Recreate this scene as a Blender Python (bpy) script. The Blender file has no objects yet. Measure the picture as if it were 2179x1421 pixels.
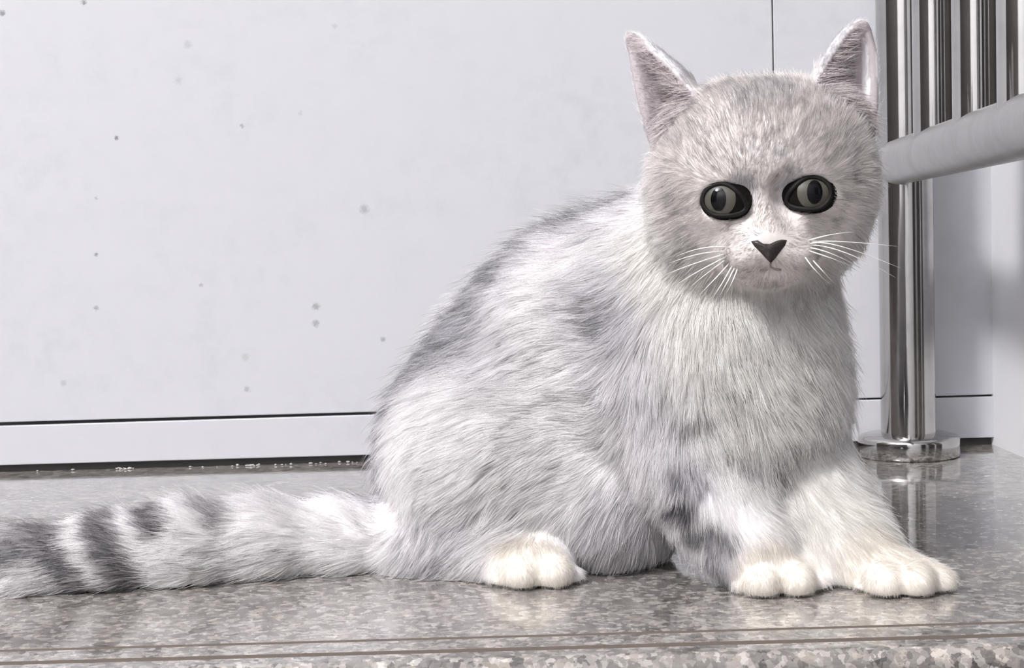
import bpy, bmesh, math, random
import numpy as np
from mathutils import Vector, Matrix
from mathutils.kdtree import KDTree

sc = bpy.context.scene
C = sc.collection
rng = np.random.default_rng(7)
random.seed(7)

# ------------------------------------------------------------------ camera
W, H, F = 2179.0, 1421.0, 3200.0          # frame of the photograph, focal length in its pixels
CAM_H = 0.149
THETA = math.atan(194.5 / F)              # pitched down
ROLL = 0.028
r0 = np.array([1.0, 0, 0]); f0 = np.array([0, math.cos(THETA), -math.sin(THETA)]); u0 = np.array([0, math.sin(THETA), math.cos(THETA)])
RIGHT = r0 * math.cos(ROLL) - u0 * math.sin(ROLL)
UP = r0 * math.sin(ROLL) + u0 * math.cos(ROLL)
CAM = np.array([0, 0, CAM_H])
cd = bpy.data.cameras.new('camera')
cam = bpy.data.objects.new('camera', cd); C.objects.link(cam)
cd.sensor_fit = 'HORIZONTAL'; cd.sensor_width = 36.0; cd.lens = 36.0 * F / W; cd.clip_start = 0.01
m = Matrix(((RIGHT[0], UP[0], -f0[0], CAM[0]), (RIGHT[1], UP[1], -f0[1], CAM[1]), (RIGHT[2], UP[2], -f0[2], CAM[2]), (0, 0, 0, 1)))
cam.matrix_world = m
sc.camera = cam

# ------------------------------------------------------------------ world, lamps, exposure
wd = bpy.data.worlds.new('world'); sc.world = wd; wd.use_nodes = True
wd.node_tree.nodes['Background'].inputs[0].default_value = (0.93, 0.95, 1.0, 1)
wd.node_tree.nodes['Background'].inputs[1].default_value = 0.25

ld = bpy.data.lights.new('ceiling_lamp', 'POINT'); ld.shadow_soft_size = 0.26; ld.energy = 640; ld.color = (1.0, 0.975, 0.955)
lo_ = bpy.data.objects.new('ceiling_lamp', ld); C.objects.link(lo_); lo_.location = (-2.1, -1.5, 3.1)

sc.view_settings.view_transform = 'Standard'; sc.view_settings.look = 'None'
sc.view_settings.exposure = 0.03; sc.view_settings.gamma = 1.0; sc.view_settings.use_curve_mapping = False
sc.cycles.use_denoising = True
sc.cycles.max_bounces = 8; sc.cycles.diffuse_bounces = 5; sc.cycles.glossy_bounces = 4; sc.cycles.transmission_bounces = 5
sc.cycles.use_adaptive_sampling = True; sc.cycles.adaptive_threshold = 0.08; sc.cycles.adaptive_min_samples = 16

# ------------------------------------------------------------------ helpers
def ray(u, v):
    d = f0 + RIGHT * ((u - W / 2) / F) - UP * ((v - H / 2) / F)
    return d
def at(u, v, Y):
    """photo direction (u, v) taken out to the world depth Y"""
    d = ray(u, v); return CAM + d * (Y / d[1])
def on_floor(u, v, z=0.0):
    d = ray(u, v); return CAM + d * ((z - CAM_H) / d[2])

def srgb(r, g, b):
    f = lambda c: (c / 255 / 12.92) if c / 255 <= 0.04045 else ((c / 255 + 0.055) / 1.055) ** 2.4
    return (f(r), f(g), f(b), 1)

def mat(name, col=(0.8, 0.8, 0.8, 1), rough=0.5, metal=0.0, spec=0.5, coat=0.0, coat_rough=0.05):
    mt = bpy.data.materials.new(name); mt.use_nodes = True
    b = mt.node_tree.nodes['Principled BSDF']
    b.inputs['Base Color'].default_value = col; b.inputs['Roughness'].default_value = rough; b.inputs['Metallic'].default_value = metal
    b.inputs['Specular IOR Level'].default_value = spec; b.inputs['Coat Weight'].default_value = coat; b.inputs['Coat Roughness'].default_value = coat_rough
    return mt

class NT:
    def __init__(s, mt): s.t = mt.node_tree; s.b = s.t.nodes['Principled BSDF']
    def n(s, typ, **kw):
        nd = s.t.nodes.new(typ)
        for k, v in kw.items(): setattr(nd, k, v)
        return nd
    def l(s, a, b): s.t.links.new(a, b)
    def coord(s, scale=(1, 1, 1)):
        tc = s.n('ShaderNodeNewGeometry'); mp = s.n('ShaderNodeMapping'); mp.inputs['Scale'].default_value = scale
        s.l(tc.outputs['Position'], mp.inputs['Vector']); return mp.outputs[0]
    def noise(s, vec, scale, detail=3, rough=0.5):
        nd = s.n('ShaderNodeTexNoise'); nd.inputs['Scale'].default_value = scale; nd.inputs['Detail'].default_value = detail
        nd.inputs['Roughness'].default_value = rough; s.l(vec, nd.inputs['Vector']); return nd.outputs['Fac']
    def ramp(s, fac, stops):
        nd = s.n('ShaderNodeValToRGB'); e = nd.color_ramp.elements
        while len(e) < len(stops): e.new(0.5)
        for el, (p, c) in zip(e, stops): el.position = p; el.color = c
        s.l(fac, nd.inputs[0]); return nd.outputs[0]
    def mix(s, fac, a, b, mode='MIX'):
        nd = s.n('ShaderNodeMix', data_type='RGBA', blend_type=mode)
        for sock, val in ((nd.inputs['Factor'], fac), (nd.inputs['A'], a), (nd.inputs['B'], b)):
            if hasattr(val, 'is_output'): s.l(val, sock)
            else: sock.default_value = val
        return nd.outputs['Result']
    def math(s, op, a, b=0.0, clamp=False):
        nd = s.n('ShaderNodeMath', operation=op, use_clamp=clamp)
        for i, val in enumerate((a, b)):
            if hasattr(val, 'is_output'): s.l(val, nd.inputs[i])
            else: nd.inputs[i].default_value = val
        return nd.outputs[0]
    def bump(s, height, strength, dist):
        nd = s.n('ShaderNodeBump'); nd.inputs['Strength'].default_value = strength; nd.inputs['Distance'].default_value = dist
        s.l(height, nd.inputs['Height']); s.l(nd.outputs[0], s.b.inputs['Normal']); return nd

def mesh_obj(name, verts, faces, mt, parent=None, smooth=True):
    me = bpy.data.meshes.new(name); me.from_pydata([tuple(map(float, v)) for v in verts], [], faces); me.update()
    if smooth: me.polygons.foreach_set('use_smooth', [True] * len(me.polygons))
    if mt: me.materials.append(mt)
    o = bpy.data.objects.new(name, me); C.objects.link(o)
    if parent: o.parent = parent
    return o

def bm_obj(name, bm, mt, parent=None, smooth=False):
    me = bpy.data.meshes.new(name); bm.normal_update(); bm.to_mesh(me); bm.free()
    if smooth: me.polygons.foreach_set('use_smooth', [True] * len(me.polygons))
    me.materials.append(mt)
    o = bpy.data.objects.new(name, me); C.objects.link(o)
    if parent: o.parent = parent
    return o

def box_bm(x0, x1, y0, y1, z0, z1, bevel=0.0, seg=2):
    bm = bmesh.new(); bmesh.ops.create_cube(bm, size=1)
    for v in bm.verts:
        v.co = Vector((x0 + (v.co.x + .5) * (x1 - x0), y0 + (v.co.y + .5) * (y1 - y0), z0 + (v.co.z + .5) * (z1 - z0)))
    if bevel: bmesh.ops.bevel(bm, geom=list(bm.edges), offset=bevel, segments=seg, affect='EDGES', profile=0.5)
    return bm

def tube(pts, radii, sides=16, caps=True):
    """verts, faces of a tube along pts"""
    pts = [Vector(p) for p in pts]; V, Fc = [], []
    t0 = (pts[1] - pts[0]).normalized()
    nrm = t0.orthogonal().normalized()
    for i, p in enumerate(pts):
        t = (pts[min(i + 1, len(pts) - 1)] - pts[max(i - 1, 0)]).normalized()
        nrm = (nrm - t * nrm.dot(t)).normalized(); bn = t.cross(nrm)
        for k in range(sides):
            a = 2 * math.pi * k / sides
            V.append(p + (nrm * math.cos(a) + bn * math.sin(a)) * radii[i])
    for i in range(len(pts) - 1):
        for k in range(sides):
            k2 = (k + 1) % sides
            Fc.append((i * sides + k, i * sides + k2, (i + 1) * sides + k2, (i + 1) * sides + k))
    if caps:
        Fc.append(tuple(reversed(range(sides)))); Fc.append(tuple(range((len(pts) - 1) * sides, len(pts) * sides)))
    return V, Fc

def lathe(profile, center, segs=48):
    V, Fc = [], []
    n = len(profile)
    for i in range(segs):
        a = 2 * math.pi * i / segs
        for r, z in profile: V.append((center[0] + r * math.cos(a), center[1] + r * math.sin(a), center[2] + z))
    for i in range(segs):
        j = (i + 1) % segs
        for k in range(n - 1): Fc.append((i * n + k, j * n + k, j * n + k + 1, i * n + k + 1))
    return V, Fc

def tag(o, label=None, cat=None, group=None, kind=None):
    if label: o['label'] = label
    if cat: o['category'] = cat
    if group: o['group'] = group
    if kind: o['kind'] = kind
    return o

# ------------------------------------------------------------------ materials of the setting
M = {}
def make_tile():
    mt = mat('glazed_tile', srgb(187, 188, 193), 0.42, spec=0.12)
    t = NT(mt); P = t.coord()
    big = t.noise(P, 9, 5, 0.6); fine = t.noise(P, 60, 4, 0.6)
    mot = t.math('MULTIPLY', t.ramp(big, [(0.42, (0, 0, 0, 1)), (0.75, (1, 1, 1, 1))]), t.ramp(fine, [(0.45, (0, 0, 0, 1)), (0.75, (1, 1, 1, 1))]))
    col = t.mix(t.math('MULTIPLY', mot, 0.55), srgb(188, 189, 194), srgb(164, 166, 172))
    # small dirt specks stuck to the glaze
    dist = t.n('ShaderNodeTexNoise'); dist.inputs['Scale'].default_value = 700; t.l(P, dist.inputs['Vector'])
    sub = t.n('ShaderNodeVectorMath', operation='SUBTRACT'); t.l(dist.outputs['Color'], sub.inputs[0]); sub.inputs[1].default_value = (.5, .5, .5)
    scl = t.n('ShaderNodeVectorMath', operation='SCALE'); t.l(sub.outputs[0], scl.inputs[0]); scl.inputs['Scale'].default_value = 0.004
    add = t.n('ShaderNodeVectorMath', operation='ADD'); t.l(P, add.inputs[0]); t.l(scl.outputs[0], add.inputs[1])
    specks = [(248, 293, 6, .85), (178, 5, 6, .8), (5, 28, 7, .7), (205, 541, 5, .7), (205, 655, 6, .5), (515, 268, 5, .5), (775, 445, 11, .40), (672, 652, 9, .5), (672, 688, 9, .45),
              (815, 722, 6, .5), (428, 606, 5, .4), (526, 828, 7, .4), (878, 745, 7, .3), (135, 815, 8, .25), (400, 95, 10, .2), (380, 170, 9, .2), (712, 55, 6, .2), (522, 760, 9, .2), (640, 240, 6, .2), (205, 422, 4, .4)]
    tot = None
    for (u, v, r, s) in specks:
        d = t.n('ShaderNodeVectorMath', operation='DISTANCE'); t.l(add.outputs[0], d.inputs[0]); d.inputs[1].default_value = tuple(at(u, v, WALL_Y))
        R = r * WALL_Y / F
        mr = t.n('ShaderNodeMapRange'); t.l(d.outputs['Value'], mr.inputs[0]); mr.inputs[1].default_value = R * 1.15; mr.inputs[2].default_value = R * 0.45; mr.inputs[3].default_value = 0; mr.inputs[4].default_value = s
        tot = mr.outputs[0] if tot is None else t.math('MAXIMUM', tot, mr.outputs[0])
    col = t.mix(tot, col, srgb(95, 95, 100))
    t.l(col, t.b.inputs['Base Color'])
    t.bump(t.noise(P, 25, 3), 0.12, 0.002)
    return mt

def make_granite():
    mt = mat('polished_granite', srgb(150, 145, 142), 0.16, spec=0.5, coat=0.65, coat_rough=0.035)
    t = NT(mt); P = t.coord()
    def cells(scale, stops, seed):
        mp = t.n('ShaderNodeMapping'); mp.inputs['Location'].default_value = (seed, seed * .7, seed * .3); t.l(P, mp.inputs['Vector'])
        nz = t.n('ShaderNodeTexNoise'); nz.inputs['Scale'].default_value = scale * 1.5; nz.inputs['Detail'].default_value = 2; t.l(mp.outputs[0], nz.inputs['Vector'])
        sb = t.n('ShaderNodeVectorMath', operation='SCALE'); t.l(nz.outputs['Color'], sb.inputs[0]); sb.inputs['Scale'].default_value = 0.9 / scale
        ad = t.n('ShaderNodeVectorMath', operation='ADD'); t.l(mp.outputs[0], ad.inputs[0]); t.l(sb.outputs[0], ad.inputs[1])
        v = t.n('ShaderNodeTexVoronoi'); v.inputs['Scale'].default_value = scale; t.l(ad.outputs[0], v.inputs['Vector'])
        sep = t.n('ShaderNodeSeparateColor'); t.l(v.outputs['Color'], sep.inputs[0])
        return t.ramp(sep.outputs[0], stops), sep.outputs[1]
    a, a2 = cells(230, [(0.0, srgb(58, 55, 55)), (0.2, srgb(104, 99, 97)), (0.45, srgb(142, 137, 134)), (0.7, srgb(164, 159, 155)), (0.88, srgb(214, 208, 201)), (1.0, srgb(190, 176, 160))], 0)
    b, b2 = cells(430, [(0.0, srgb(34, 33, 35)), (0.28, srgb(112, 107, 105)), (0.7, srgb(168, 162, 157)), (1.0, srgb(240, 234, 226))], 3.1)
    base = t.mix(0.52, a, b); base = t.mix(1.0, base, (0.66, 0.66, 0.665, 1), 'MULTIPLY')
    patch = t.ramp(t.noise(P, 22, 4, 0.6), [(0.35, (0, 0, 0, 1)), (0.68, (1, 1, 1, 1))])
    base = t.mix(t.math('MULTIPLY', patch, 0.30), base, srgb(168, 163, 156))
    t.l(base, t.b.inputs['Base Color'])
    t.l(t.math('ADD', t.math('MULTIPLY', b2, 0.10), 0.06), t.b.inputs['Roughness'])
    bp = t.bump(t.noise(P, 150, 3, 0.6), 0.07, 0.0006); t.l(bp.outputs[0], t.b.inputs['Coat Normal'])
    return mt

def make_steel(name, base, r0_, r1_):
    mt = mat(name, base, 0.15, metal=1.0)
    t = NT(mt); P = t.coord((1, 1, 0.12))
    nz = t.noise(P, 160, 4, 0.6)
    t.l(t.math('ADD', t.math('MULTIPLY', nz, r1_), r0_), t.b.inputs['Roughness'])
    sm = t.noise(t.coord(), 40, 4, 0.6)
    t.l(t.mix(t.ramp(sm, [(0.45, (0, 0, 0, 1)), (0.8, (1, 1, 1, 1))]), base, tuple(min(1, c * 0.8) for c in base[:3]) + (1,)), t.b.inputs['Base Color'])
    t.bump(t.noise(P, 90, 2), 0.05, 0.001)
    return mt

# ------------------------------------------------------------------ the setting
WALL_Y = 1.034
SIDE_X = float(at(2114, 955, WALL_Y)[0])
JOINT_Z = float(at(1790, 851, WALL_Y)[2])
TILE_BOT = 0.0052
GAP = 0.0008
M['tile'] = make_tile()
M['granite'] = make_granite()
M['mortar'] = mat('old_mortar', srgb(84, 82, 82), 0.9, spec=0.1)
M['plain'] = mat('painted_plaster', srgb(224, 225, 229), 0.6, spec=0.3)

# back wall: mortar bed + each tile its own piece
wall = bm_obj('wall_back', box_bm(-3.1, SIDE_X + 0.05, WALL_Y + 0.0045, WALL_Y + 0.09, -0.05, 3.6), M['mortar'])
tag(wall, 'white glazed tile wall behind the kitten', kind='structure')
joint_x = float(at(1645, 80, WALL_Y)[0])
cols = [joint_x - 3.0, joint_x - 2.4, joint_x - 1.8, joint_x - 1.2, joint_x - 0.6, joint_x, joint_x + 0.6]
def tile(x0, x1, z0, z1, y=WALL_Y):
    x1 = min(x1, SIDE_X + 0.004)
    bm = box_bm(x0 + GAP / 2 * (x0 > -5), x1 - GAP / 2, y, y + 0.008, z0, z1, 0.0007, 2)
    return bm_obj('tile', bm, M['tile'], wall)
rows = [JOINT_Z + GAP / 2]
while rows[-1] < 3.3: rows.append(rows[-1] + 0.30)
for c in range(6):
    bt = tile(cols[c], cols[c + 1], TILE_BOT, JOINT_Z - GAP / 2, WALL_Y - 0.0012)
    if c == 4:                                                   # this one has settled: the joint above it gapes
        for v in bt.data.vertices:
            if v.co.z > 0.02: v.co.z -= 0.0014 * max(0.0, (cols[5] - v.co.x) / 0.6)
    for k in range(len(rows) - 1):
        tile(cols[c], cols[c + 1], rows[k] + GAP / 2, rows[k + 1] - GAP / 2)

# return of the wall at the right of the railing
wr = bm_obj('wall_right', box_bm(SIDE_X, SIDE_X + 0.09, 0.94, WALL_Y + 0.09, -0.05, 3.6), M['plain'])
tag(wr, 'white wall to the right of the steel railing', kind='structure')

# granite landing: profile with rounded nosing and two anti-slip grooves, extruded along X
edge_y = float(on_floor(1400, 1398)[1])
gA = float(on_floor(1090, 1354)[1]); gB = float(on_floor(1090, 1381)[1])
prof = []
T = 0.030; R = 0.006
prof += [(WALL_Y + 0.02, 0.0)]
for g, w, d in ((gA, 0.0016, 0.0008), (gB, 0.0024, 0.0016)):
    prof += [(g + w, 0.0), (g + w * .55, -d * .8), (g, -d), (g - w * .55, -d * .8), (g - w, 0.0)]
for i in range(9):
    a = math.pi / 2 * i / 8
    prof.append((edge_y + R - R * math.sin(a), -R + R * math.cos(a)))
prof += [(edge_y, -T), (WALL_Y + 0.02, -T)]
V, Fc = [], []
xs = (-3.1, SIDE_X + 0.02)
for x in xs: V += [(x, y, z) for y, z in prof]
n = len(prof)
for i in range(n): j = (i + 1) % n; Fc.append((i, i + n, j + n, j))
Fc += [tuple(range(n)), tuple(reversed(range(n, 2 * n)))]
fl = mesh_obj('floor', V, Fc, M['granite'], smooth=False)
M['dirt'] = mat('groove_dirt', srgb(92, 84, 78), 0.8, spec=0.2); fl.data.materials.append(M['dirt'])
for i in list(range(1, 5)) + list(range(6, 10)): fl.data.polygons[i].material_index = 1
bmx = bmesh.new(); bmx.from_mesh(fl.data); bmesh.ops.recalc_face_normals(bmx, faces=bmx.faces); bmx.to_mesh(fl.data); bmx.free()
tag(fl, 'polished speckled granite landing with two grooves along its edge', kind='structure')
riser = bm_obj('wall_front', box_bm(-3.1, SIDE_X, edge_y + 0.02, edge_y + 0.05, -0.17, -T), M['plain'])
tag(riser, 'riser below the granite landing', kind='structure')
low = bm_obj('floor_lower', box_bm(-3.1, 2.7, -3.2, edge_y + 0.03, -0.20, -0.17), M['granite'])
tag(low, 'granite step below the landing', kind='structure')

# the rest of the stairwell, behind the camera: pale rear wall, with dark sides, dark door and pale jamb added for the steel's reflections
M['dark'] = mat('dark_for_reflections', srgb(58, 54, 53), 0.5)  # dark finish added to give the steel dark stripes to reflect
for nm, b, mm in (('wall_left', (-3.2, -3.1, -3.2, WALL_Y + .09, -.2, 3.6), 'dark'), ('ceiling', (-3.2, 2.8, -3.3, WALL_Y + .09, 3.6, 3.7), 'plain'),
                  ('wall_rear', (-3.2, 2.8, -3.3, -3.2, -.2, 3.7), 'plain'), ('wall_far_right', (2.7, 2.8, -3.2, WALL_Y + .09, -.2, 3.6), 'dark'), ('wall_end', (SIDE_X + .09, 2.7, WALL_Y, WALL_Y + .09, -.2, 3.6), 'dark')):
    tag(bm_obj(nm, box_bm(*b), M[mm]), kind='structure')
tag(bm_obj('added_trim_1', box_bm(2.66, 2.70, -1.37, -1.19, -.17, 2.4, .004), M['plain']), kind='structure')  # unseen pale strip, added as a thin bright line in the post's reflection
tag(bm_obj('added_door_1', box_bm(1.2, 2.05, -3.20, -3.16, -.17, 2.1, .004), M['dark']), kind='structure')  # unseen dark panel, added for stripes in the steel

# ------------------------------------------------------------------ stainless railing
M['steel'] = make_steel('stainless_steel', (0.52, 0.51, 0.50, 1), 0.05, 0.12)
M['steel_dull'] = make_steel('brushed_steel', (0.50, 0.495, 0.485, 1), 0.26, 0.2)
PY = 0.996
pp = at(1931, 760, PY); PX = float(pp[0]); PR = 57.5 * PY / F
rail = bpy.data.objects.new('steel_railing', None); C.objects.link(rail); rail.location = (PX, PY, 0)
tag(rail, 'stainless steel railing with round post and balusters beside the kitten', 'railing')
def rel(V): return [(v[0] - PX, v[1] - PY, v[2]) for v in V]
V, Fc = lathe([(PR, 0.002), (PR, 0.3), (PR, 0.95), (0.0, 0.95)], (PX, PY, 0), 64)
mesh_obj('post', rel(V), Fc, M['steel'], rail)
FR = 0.0332
V, Fc = lathe([(PR - .001, 0.0158), (PR + 0.003, 0.0155), (FR - 0.005, 0.0146), (FR - 0.0016, 0.0136), (FR - 0.0003, 0.0122), (FR, 0.0110), (FR, 0.0012), (FR - 0.0006, 0.0002), (0.0, 0.0002)], (PX, PY, 0), 72)
mesh_obj('base_flange', rel(V), Fc, M['steel'], rail)
# lower rail: leaves the post towards the stairs
RR = 47 * PY / F
A = at(1912, 345, PY - PR * 0.6)
B = at(2179, 270, PY * 0.69)
d = (B - A); Bx = A + d * 1.55
k0 = A - d / np.linalg.norm(d) * 0.0
pts = [k0 + (Bx - k0) * (i / 12) for i in range(13)]
dn = d / np.linalg.norm(d)
pts = [A - dn * RR * .38, A - dn * RR * .33, A - dn * RR * .22, A - dn * RR * .08] + pts[0:]
V, Fc = tube(pts, [RR * .55, RR * .78, RR * .92, RR * .985] + [RR] * 13, 48)
mesh_obj('lower_rail', rel(V), Fc, M['steel_dull'], rail)
up = A + np.array([0, 0, 0.70])
pts2 = [p + np.array([0, 0, 0.70]) for p in pts[4:]]
V, Fc = tube(pts2, [RR * 1.3] * 13, 32)
mesh_obj('handrail', rel(V), Fc, M['steel'], rail)
# pipe collar with a dark scratch along the rail
def on_rail(t): return A + d * t
BR = 0.0118
for t_ in (0.363, 0.70, 1.00, 1.31):
    c = on_rail(t_)
    V, Fc = lathe([(BR, RR * 0.6), (BR, 0.70 - RR * .5)], (c[0], c[1], c[2]), 40)
    mesh_obj('baluster', rel(V), Fc, M['steel'], rail)

# crumbs of grout in the open joint under the tiles
crv, crf = [], []
for i in range(46):
    u = random.choice([random.uniform(260, 300), random.uniform(460, 560), random.uniform(520, 800), random.uniform(0, 800)])
    c = on_floor(u, 1004 - 0.028 * u + random.uniform(-9, -1)); c[1] = WALL_Y + random.uniform(-0.004, 0.002); s = random.uniform(0.0004, 0.0010)
    bm = bmesh.new(); bmesh.ops.create_icosphere(bm, subdivisions=1, radius=s)
    off = len(crv)
    for v in bm.verts: crv.append((c[0] + v.co.x * random.uniform(.8, 2.0), c[1] + v.co.y, s * .8 + v.co.z * random.uniform(.6, 1)))
    for f in bm.faces: crf.append(tuple(off + v.index for v in f.verts))
    bm.free()
tag(mesh_obj('grout_crumbs', crv, crf, mat('grout', srgb(170, 168, 166), 0.9), smooth=False), 'pale grout crumbs in the open joint under the wall tiles', 'grout', kind='stuff')

# ================================================================== the kitten
kit = bpy.data.objects.new('kitten', None); C.objects.link(kit)
tag(kit, 'silver shaded kitten sitting on the granite beside the steel railing', 'cat')

# ---- body: a smooth union of tapered limbs and masses, polygonised to ONE mesh
VOX = 0.00155
lo = np.array([-0.275, 0.560, -0.004]); hi = np.array([0.225, 0.790, 0.262])
dim = np.ceil((hi - lo) / VOX).astype(int)
grid = np.full(dim, 0.04, np.float32)
ax = [(lo[i] + np.arange(dim[i]) * VOX).astype(np.float32) for i in range(3)]
def local(c0, c1, pad):
    a = np.clip(np.floor((np.minimum(c0, c1) - pad - lo) / VOX).astype(int), 0, dim - 1)
    b = np.clip(np.ceil((np.maximum(c0, c1) + pad - lo) / VOX).astype(int) + 1, 1, dim)
    sl = tuple(slice(a[i], b[i]) for i in range(3))
    X = ax[0][sl[0]][:, None, None]; Y = ax[1][sl[1]][None, :, None]; Z = ax[2][sl[2]][None, None, :]
    return sl, X, Y, Z
def smin(a, b, k):
    h = np.maximum(k - np.abs(a - b), 0) / k
    return np.minimum(a, b) - h * h * k * 0.25
def add_d(sl, d, k, sub=False):
    g = grid[sl]
    if sub: grid[sl] = -smin(-g, d, k)
    else: grid[sl] = smin(g, d, k)
PXM = lambda Y: Y / F
def cone(p, q, k=0.012, sub=False):
    """p, q = (u, v, Y, r_px): tapered capsule"""
    a = at(p[0], p[1], p[2]); b = at(q[0], q[1], q[2]); ra = p[3] * PXM(p[2]); rb = q[3] * PXM(q[2])
    sl, X, Y, Z = local(a, b, max(ra, rb) + k + 0.005)
    ab = b - a; L = max(float(ab @ ab), 1e-9)
    t = np.clip(((X - a[0]) * ab[0] + (Y - a[1]) * ab[1] + (Z - a[2]) * ab[2]) / L, 0, 1)
    dd = np.sqrt((X - a[0] - t * ab[0]) ** 2 + (Y - a[1] - t * ab[1]) ** 2 + (Z - a[2] - t * ab[2]) ** 2) - (ra + t * (rb - ra))
    add_d(sl, dd.astype(np.float32), k, sub)
def chain(pts, k=0.012):
    for p, q in zip(pts[:-1], pts[1:]): cone(p, q, k)
def ell(u, v, Yd, ru, rv, rd, rot=0.0, k=0.012, sub=False, yaw=0.0):
    c = at(u, v, Yd); s = PXM(Yd); R = np.array([ru, rd, rv]) * s
    sl, X, Y, Z = local(c, c, R.max() + k + 0.005)
    x, y, z = X - c[0], Y - c[1], Z - c[2]
    ca, sa = math.cos(rot), math.sin(rot)           # turn in the picture plane (counter-clockwise positive)
    x, z = x * ca + z * sa, -x * sa + z * ca
    cy, sy = math.cos(yaw), math.sin(yaw)
    x, y = x * cy + y * sy, -x * sy + y * cy
    k0_ = np.sqrt((x / R[0]) ** 2 + (y / R[1]) ** 2 + (z / R[2]) ** 2)
    k1_ = np.sqrt((x / R[0] ** 2) ** 2 + (y / R[1] ** 2) ** 2 + (z / R[2] ** 2) ** 2) + 1e-6
    add_d(sl, (k0_ * (k0_ - 1) / k1_).astype(np.float32), k, sub)

# torso
chain([(1030, 1000, .725, 195), (1145, 830, .718, 205), (1275, 705, .706, 197), (1400, 640, .690, 158)], .03)
chain([(1275, 760, .705, 190), (1420, 820, .685, 190), (1560, 800, .668, 175)], .03)
chain([(1560, 760, .668, 178), (1590, 900, .664, 160), (1600, 960, .664, 125)], .02)
cone((1600, 470, .672, 150), (1550, 740, .672, 185), .03)                 # neck
cone((1400, 620, .690, 150), (1560, 520, .676, 140), .03)
cone((1150, 1040, .715, 165), (1420, 1000, .695, 130), .03)               # belly
# near thigh, knee, heel
ell(1030, 985, .695, 205, 225, 165, 0.2, .02)
cone((1060, 970, .690, 185), (1275, 1085, .680, 112), .02)
cone((1270, 1080, .680, 110), (1330, 1150, .690, 80), .02)
cone((870, 1175, .680, 55), (1080, 1185, .668, 65), .02)
cone((1060, 1200, .662, 50), (1125, 1215, .655, 58), .012)
# far hind leg under the belly
cone((1330, 1110, .700, 90), (1345, 1190, .695, 38), .015)
ell(1350, 1205, .692, 45, 32, 45, 0, .008)
# hind paw with toes
ell(1130, 1212, .652, 86, 58, 62, 0, .01)
for u, v, Y_, r in ((1068, 1232, .650, 30), (1110, 1222, .643, 39), (1180, 1219, .643, 39), (1216, 1228, .650, 27)): ell(u, v, Y_, r, r * .95, r * 1.15, 0, .0022)
# near foreleg and paw
chain([(1440, 850, .664, 118), (1470, 980, .652, 98), (1535, 1090, .642, 84), (1598, 1170, .634, 72), (1640, 1225, .630, 62)], .014)
ell(1655, 1232, .630, 88, 50, 66, 0, .008)
for u, v, Y_, r in ((1588, 1247, .625, 35), (1622, 1237, .617, 42), (1694, 1236, .617, 41), (1736, 1248, .624, 28)): ell(u, v, Y_, r, r * .95, r * 1.2, 0, .002)
# far foreleg and paw
chain([(1670, 900, .672, 88), (1705, 1000, .660, 82), (1752, 1085, .650, 86), (1810, 1160, .640, 74), (1870, 1215, .632, 62)], .014)
ell(1912, 1232, .626, 104, 52, 66, 0, .008)
for u, v, Y_, r in ((1842, 1256, .618, 24), (1882, 1238, .612, 44), (1946, 1236, .611, 44), (1994, 1240, .617, 38)): ell(u, v, Y_, r, r * .95, r * 1.15, 0, .002)
# tail
chain([(860, 1130, .705, 75), (740, 1150, .690, 66), (560, 1152, .684, 74), (400, 1165, .676, 78), (230, 1188, .671, 74), (60, 1210, .668, 68), (-70, 1222, .668, 52), (-150, 1228, .668, 34)], .015)

# head
HY = .640; hp = HY / F
def hd(c): return HY - c * hp           # c px towards the viewer
ell(1621, 352, hd(0), 212, 162, 185, 0.05, .015)
ell(1520, 278, hd(0), 92, 80, 110, 0, .02); ell(1722, 270, hd(0), 92, 80, 110, 0, .02)
ell(1508, 442, hd(30), 108, 110, 120, 0, .02)
ell(1738, 432, hd(30), 106, 110, 120, 0, .02)
ell(1625, 500, hd(40), 150, 85, 110, 0, .02)
ell(1628, 330, hd(120), 110, 110, 62, 0, .02)                               # brow
cone((1632, 395, hd(152), 38), (1638, 500, hd(198), 38), .012)              # bridge of the nose
ell(1594, 541, hd(178), 56, 43, 52, 0.15, .008)                             # whisker pads
ell(1684, 537, hd(178), 56, 43, 52, -0.15, .008)
ell(1641, 584, hd(150), 70, 27, 50, 0.03, .006)                             # chin
# brow and cheek hollows
ell(1588, 428, hd(205), 34, 44, 40, 0, .008, True)
ell(1676, 420, hd(205), 32, 44, 40, 0, .008, True)

def ear(left_pts, right_pts, bulge, th0, th1):
    """shell of small spheres between the two rims"""
    ns, nt = 34, 26
    def interp(pts, s):
        n_ = len(pts) - 1; x = s * n_; i = min(int(x), n_ - 1); f_ = x - i
        p0 = np.array(pts[max(i - 1, 0)], float); p1 = np.array(pts[i], float); p2 = np.array(pts[i + 1], float); p3 = np.array(pts[min(i + 2, n_)], float)
        return 0.5 * ((2 * p1) + (-p0 + p2) * f_ + (2 * p0 - 5 * p1 + 4 * p2 - p3) * f_ ** 2 + (-p0 + 3 * p1 - 3 * p2 + p3) * f_ ** 3)
    for i in range(ns + 1):
        s = i / ns
        L_ = interp(left_pts, s); R_ = interp(right_pts, s)
        for j in range(nt + 1):
            t = j / nt
            w = (1 - (2 * t - 1) ** 2) * (1 - s) ** 0.7
            q = L_ * (1 - t) + R_ * t + np.array(bulge) * w
            c = at(q[0], q[1], hd(q[2])); r = (th0 + (th1 - th0) * s) * hp
            sl, X, Y, Z = local(c, c, r + 0.004)
            dd = np.sqrt((X - c[0]) ** 2 + (Y - c[1]) ** 2 + (Z - c[2]) ** 2) - r
            add_d(sl, dd.astype(np.float32), .0016)
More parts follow.
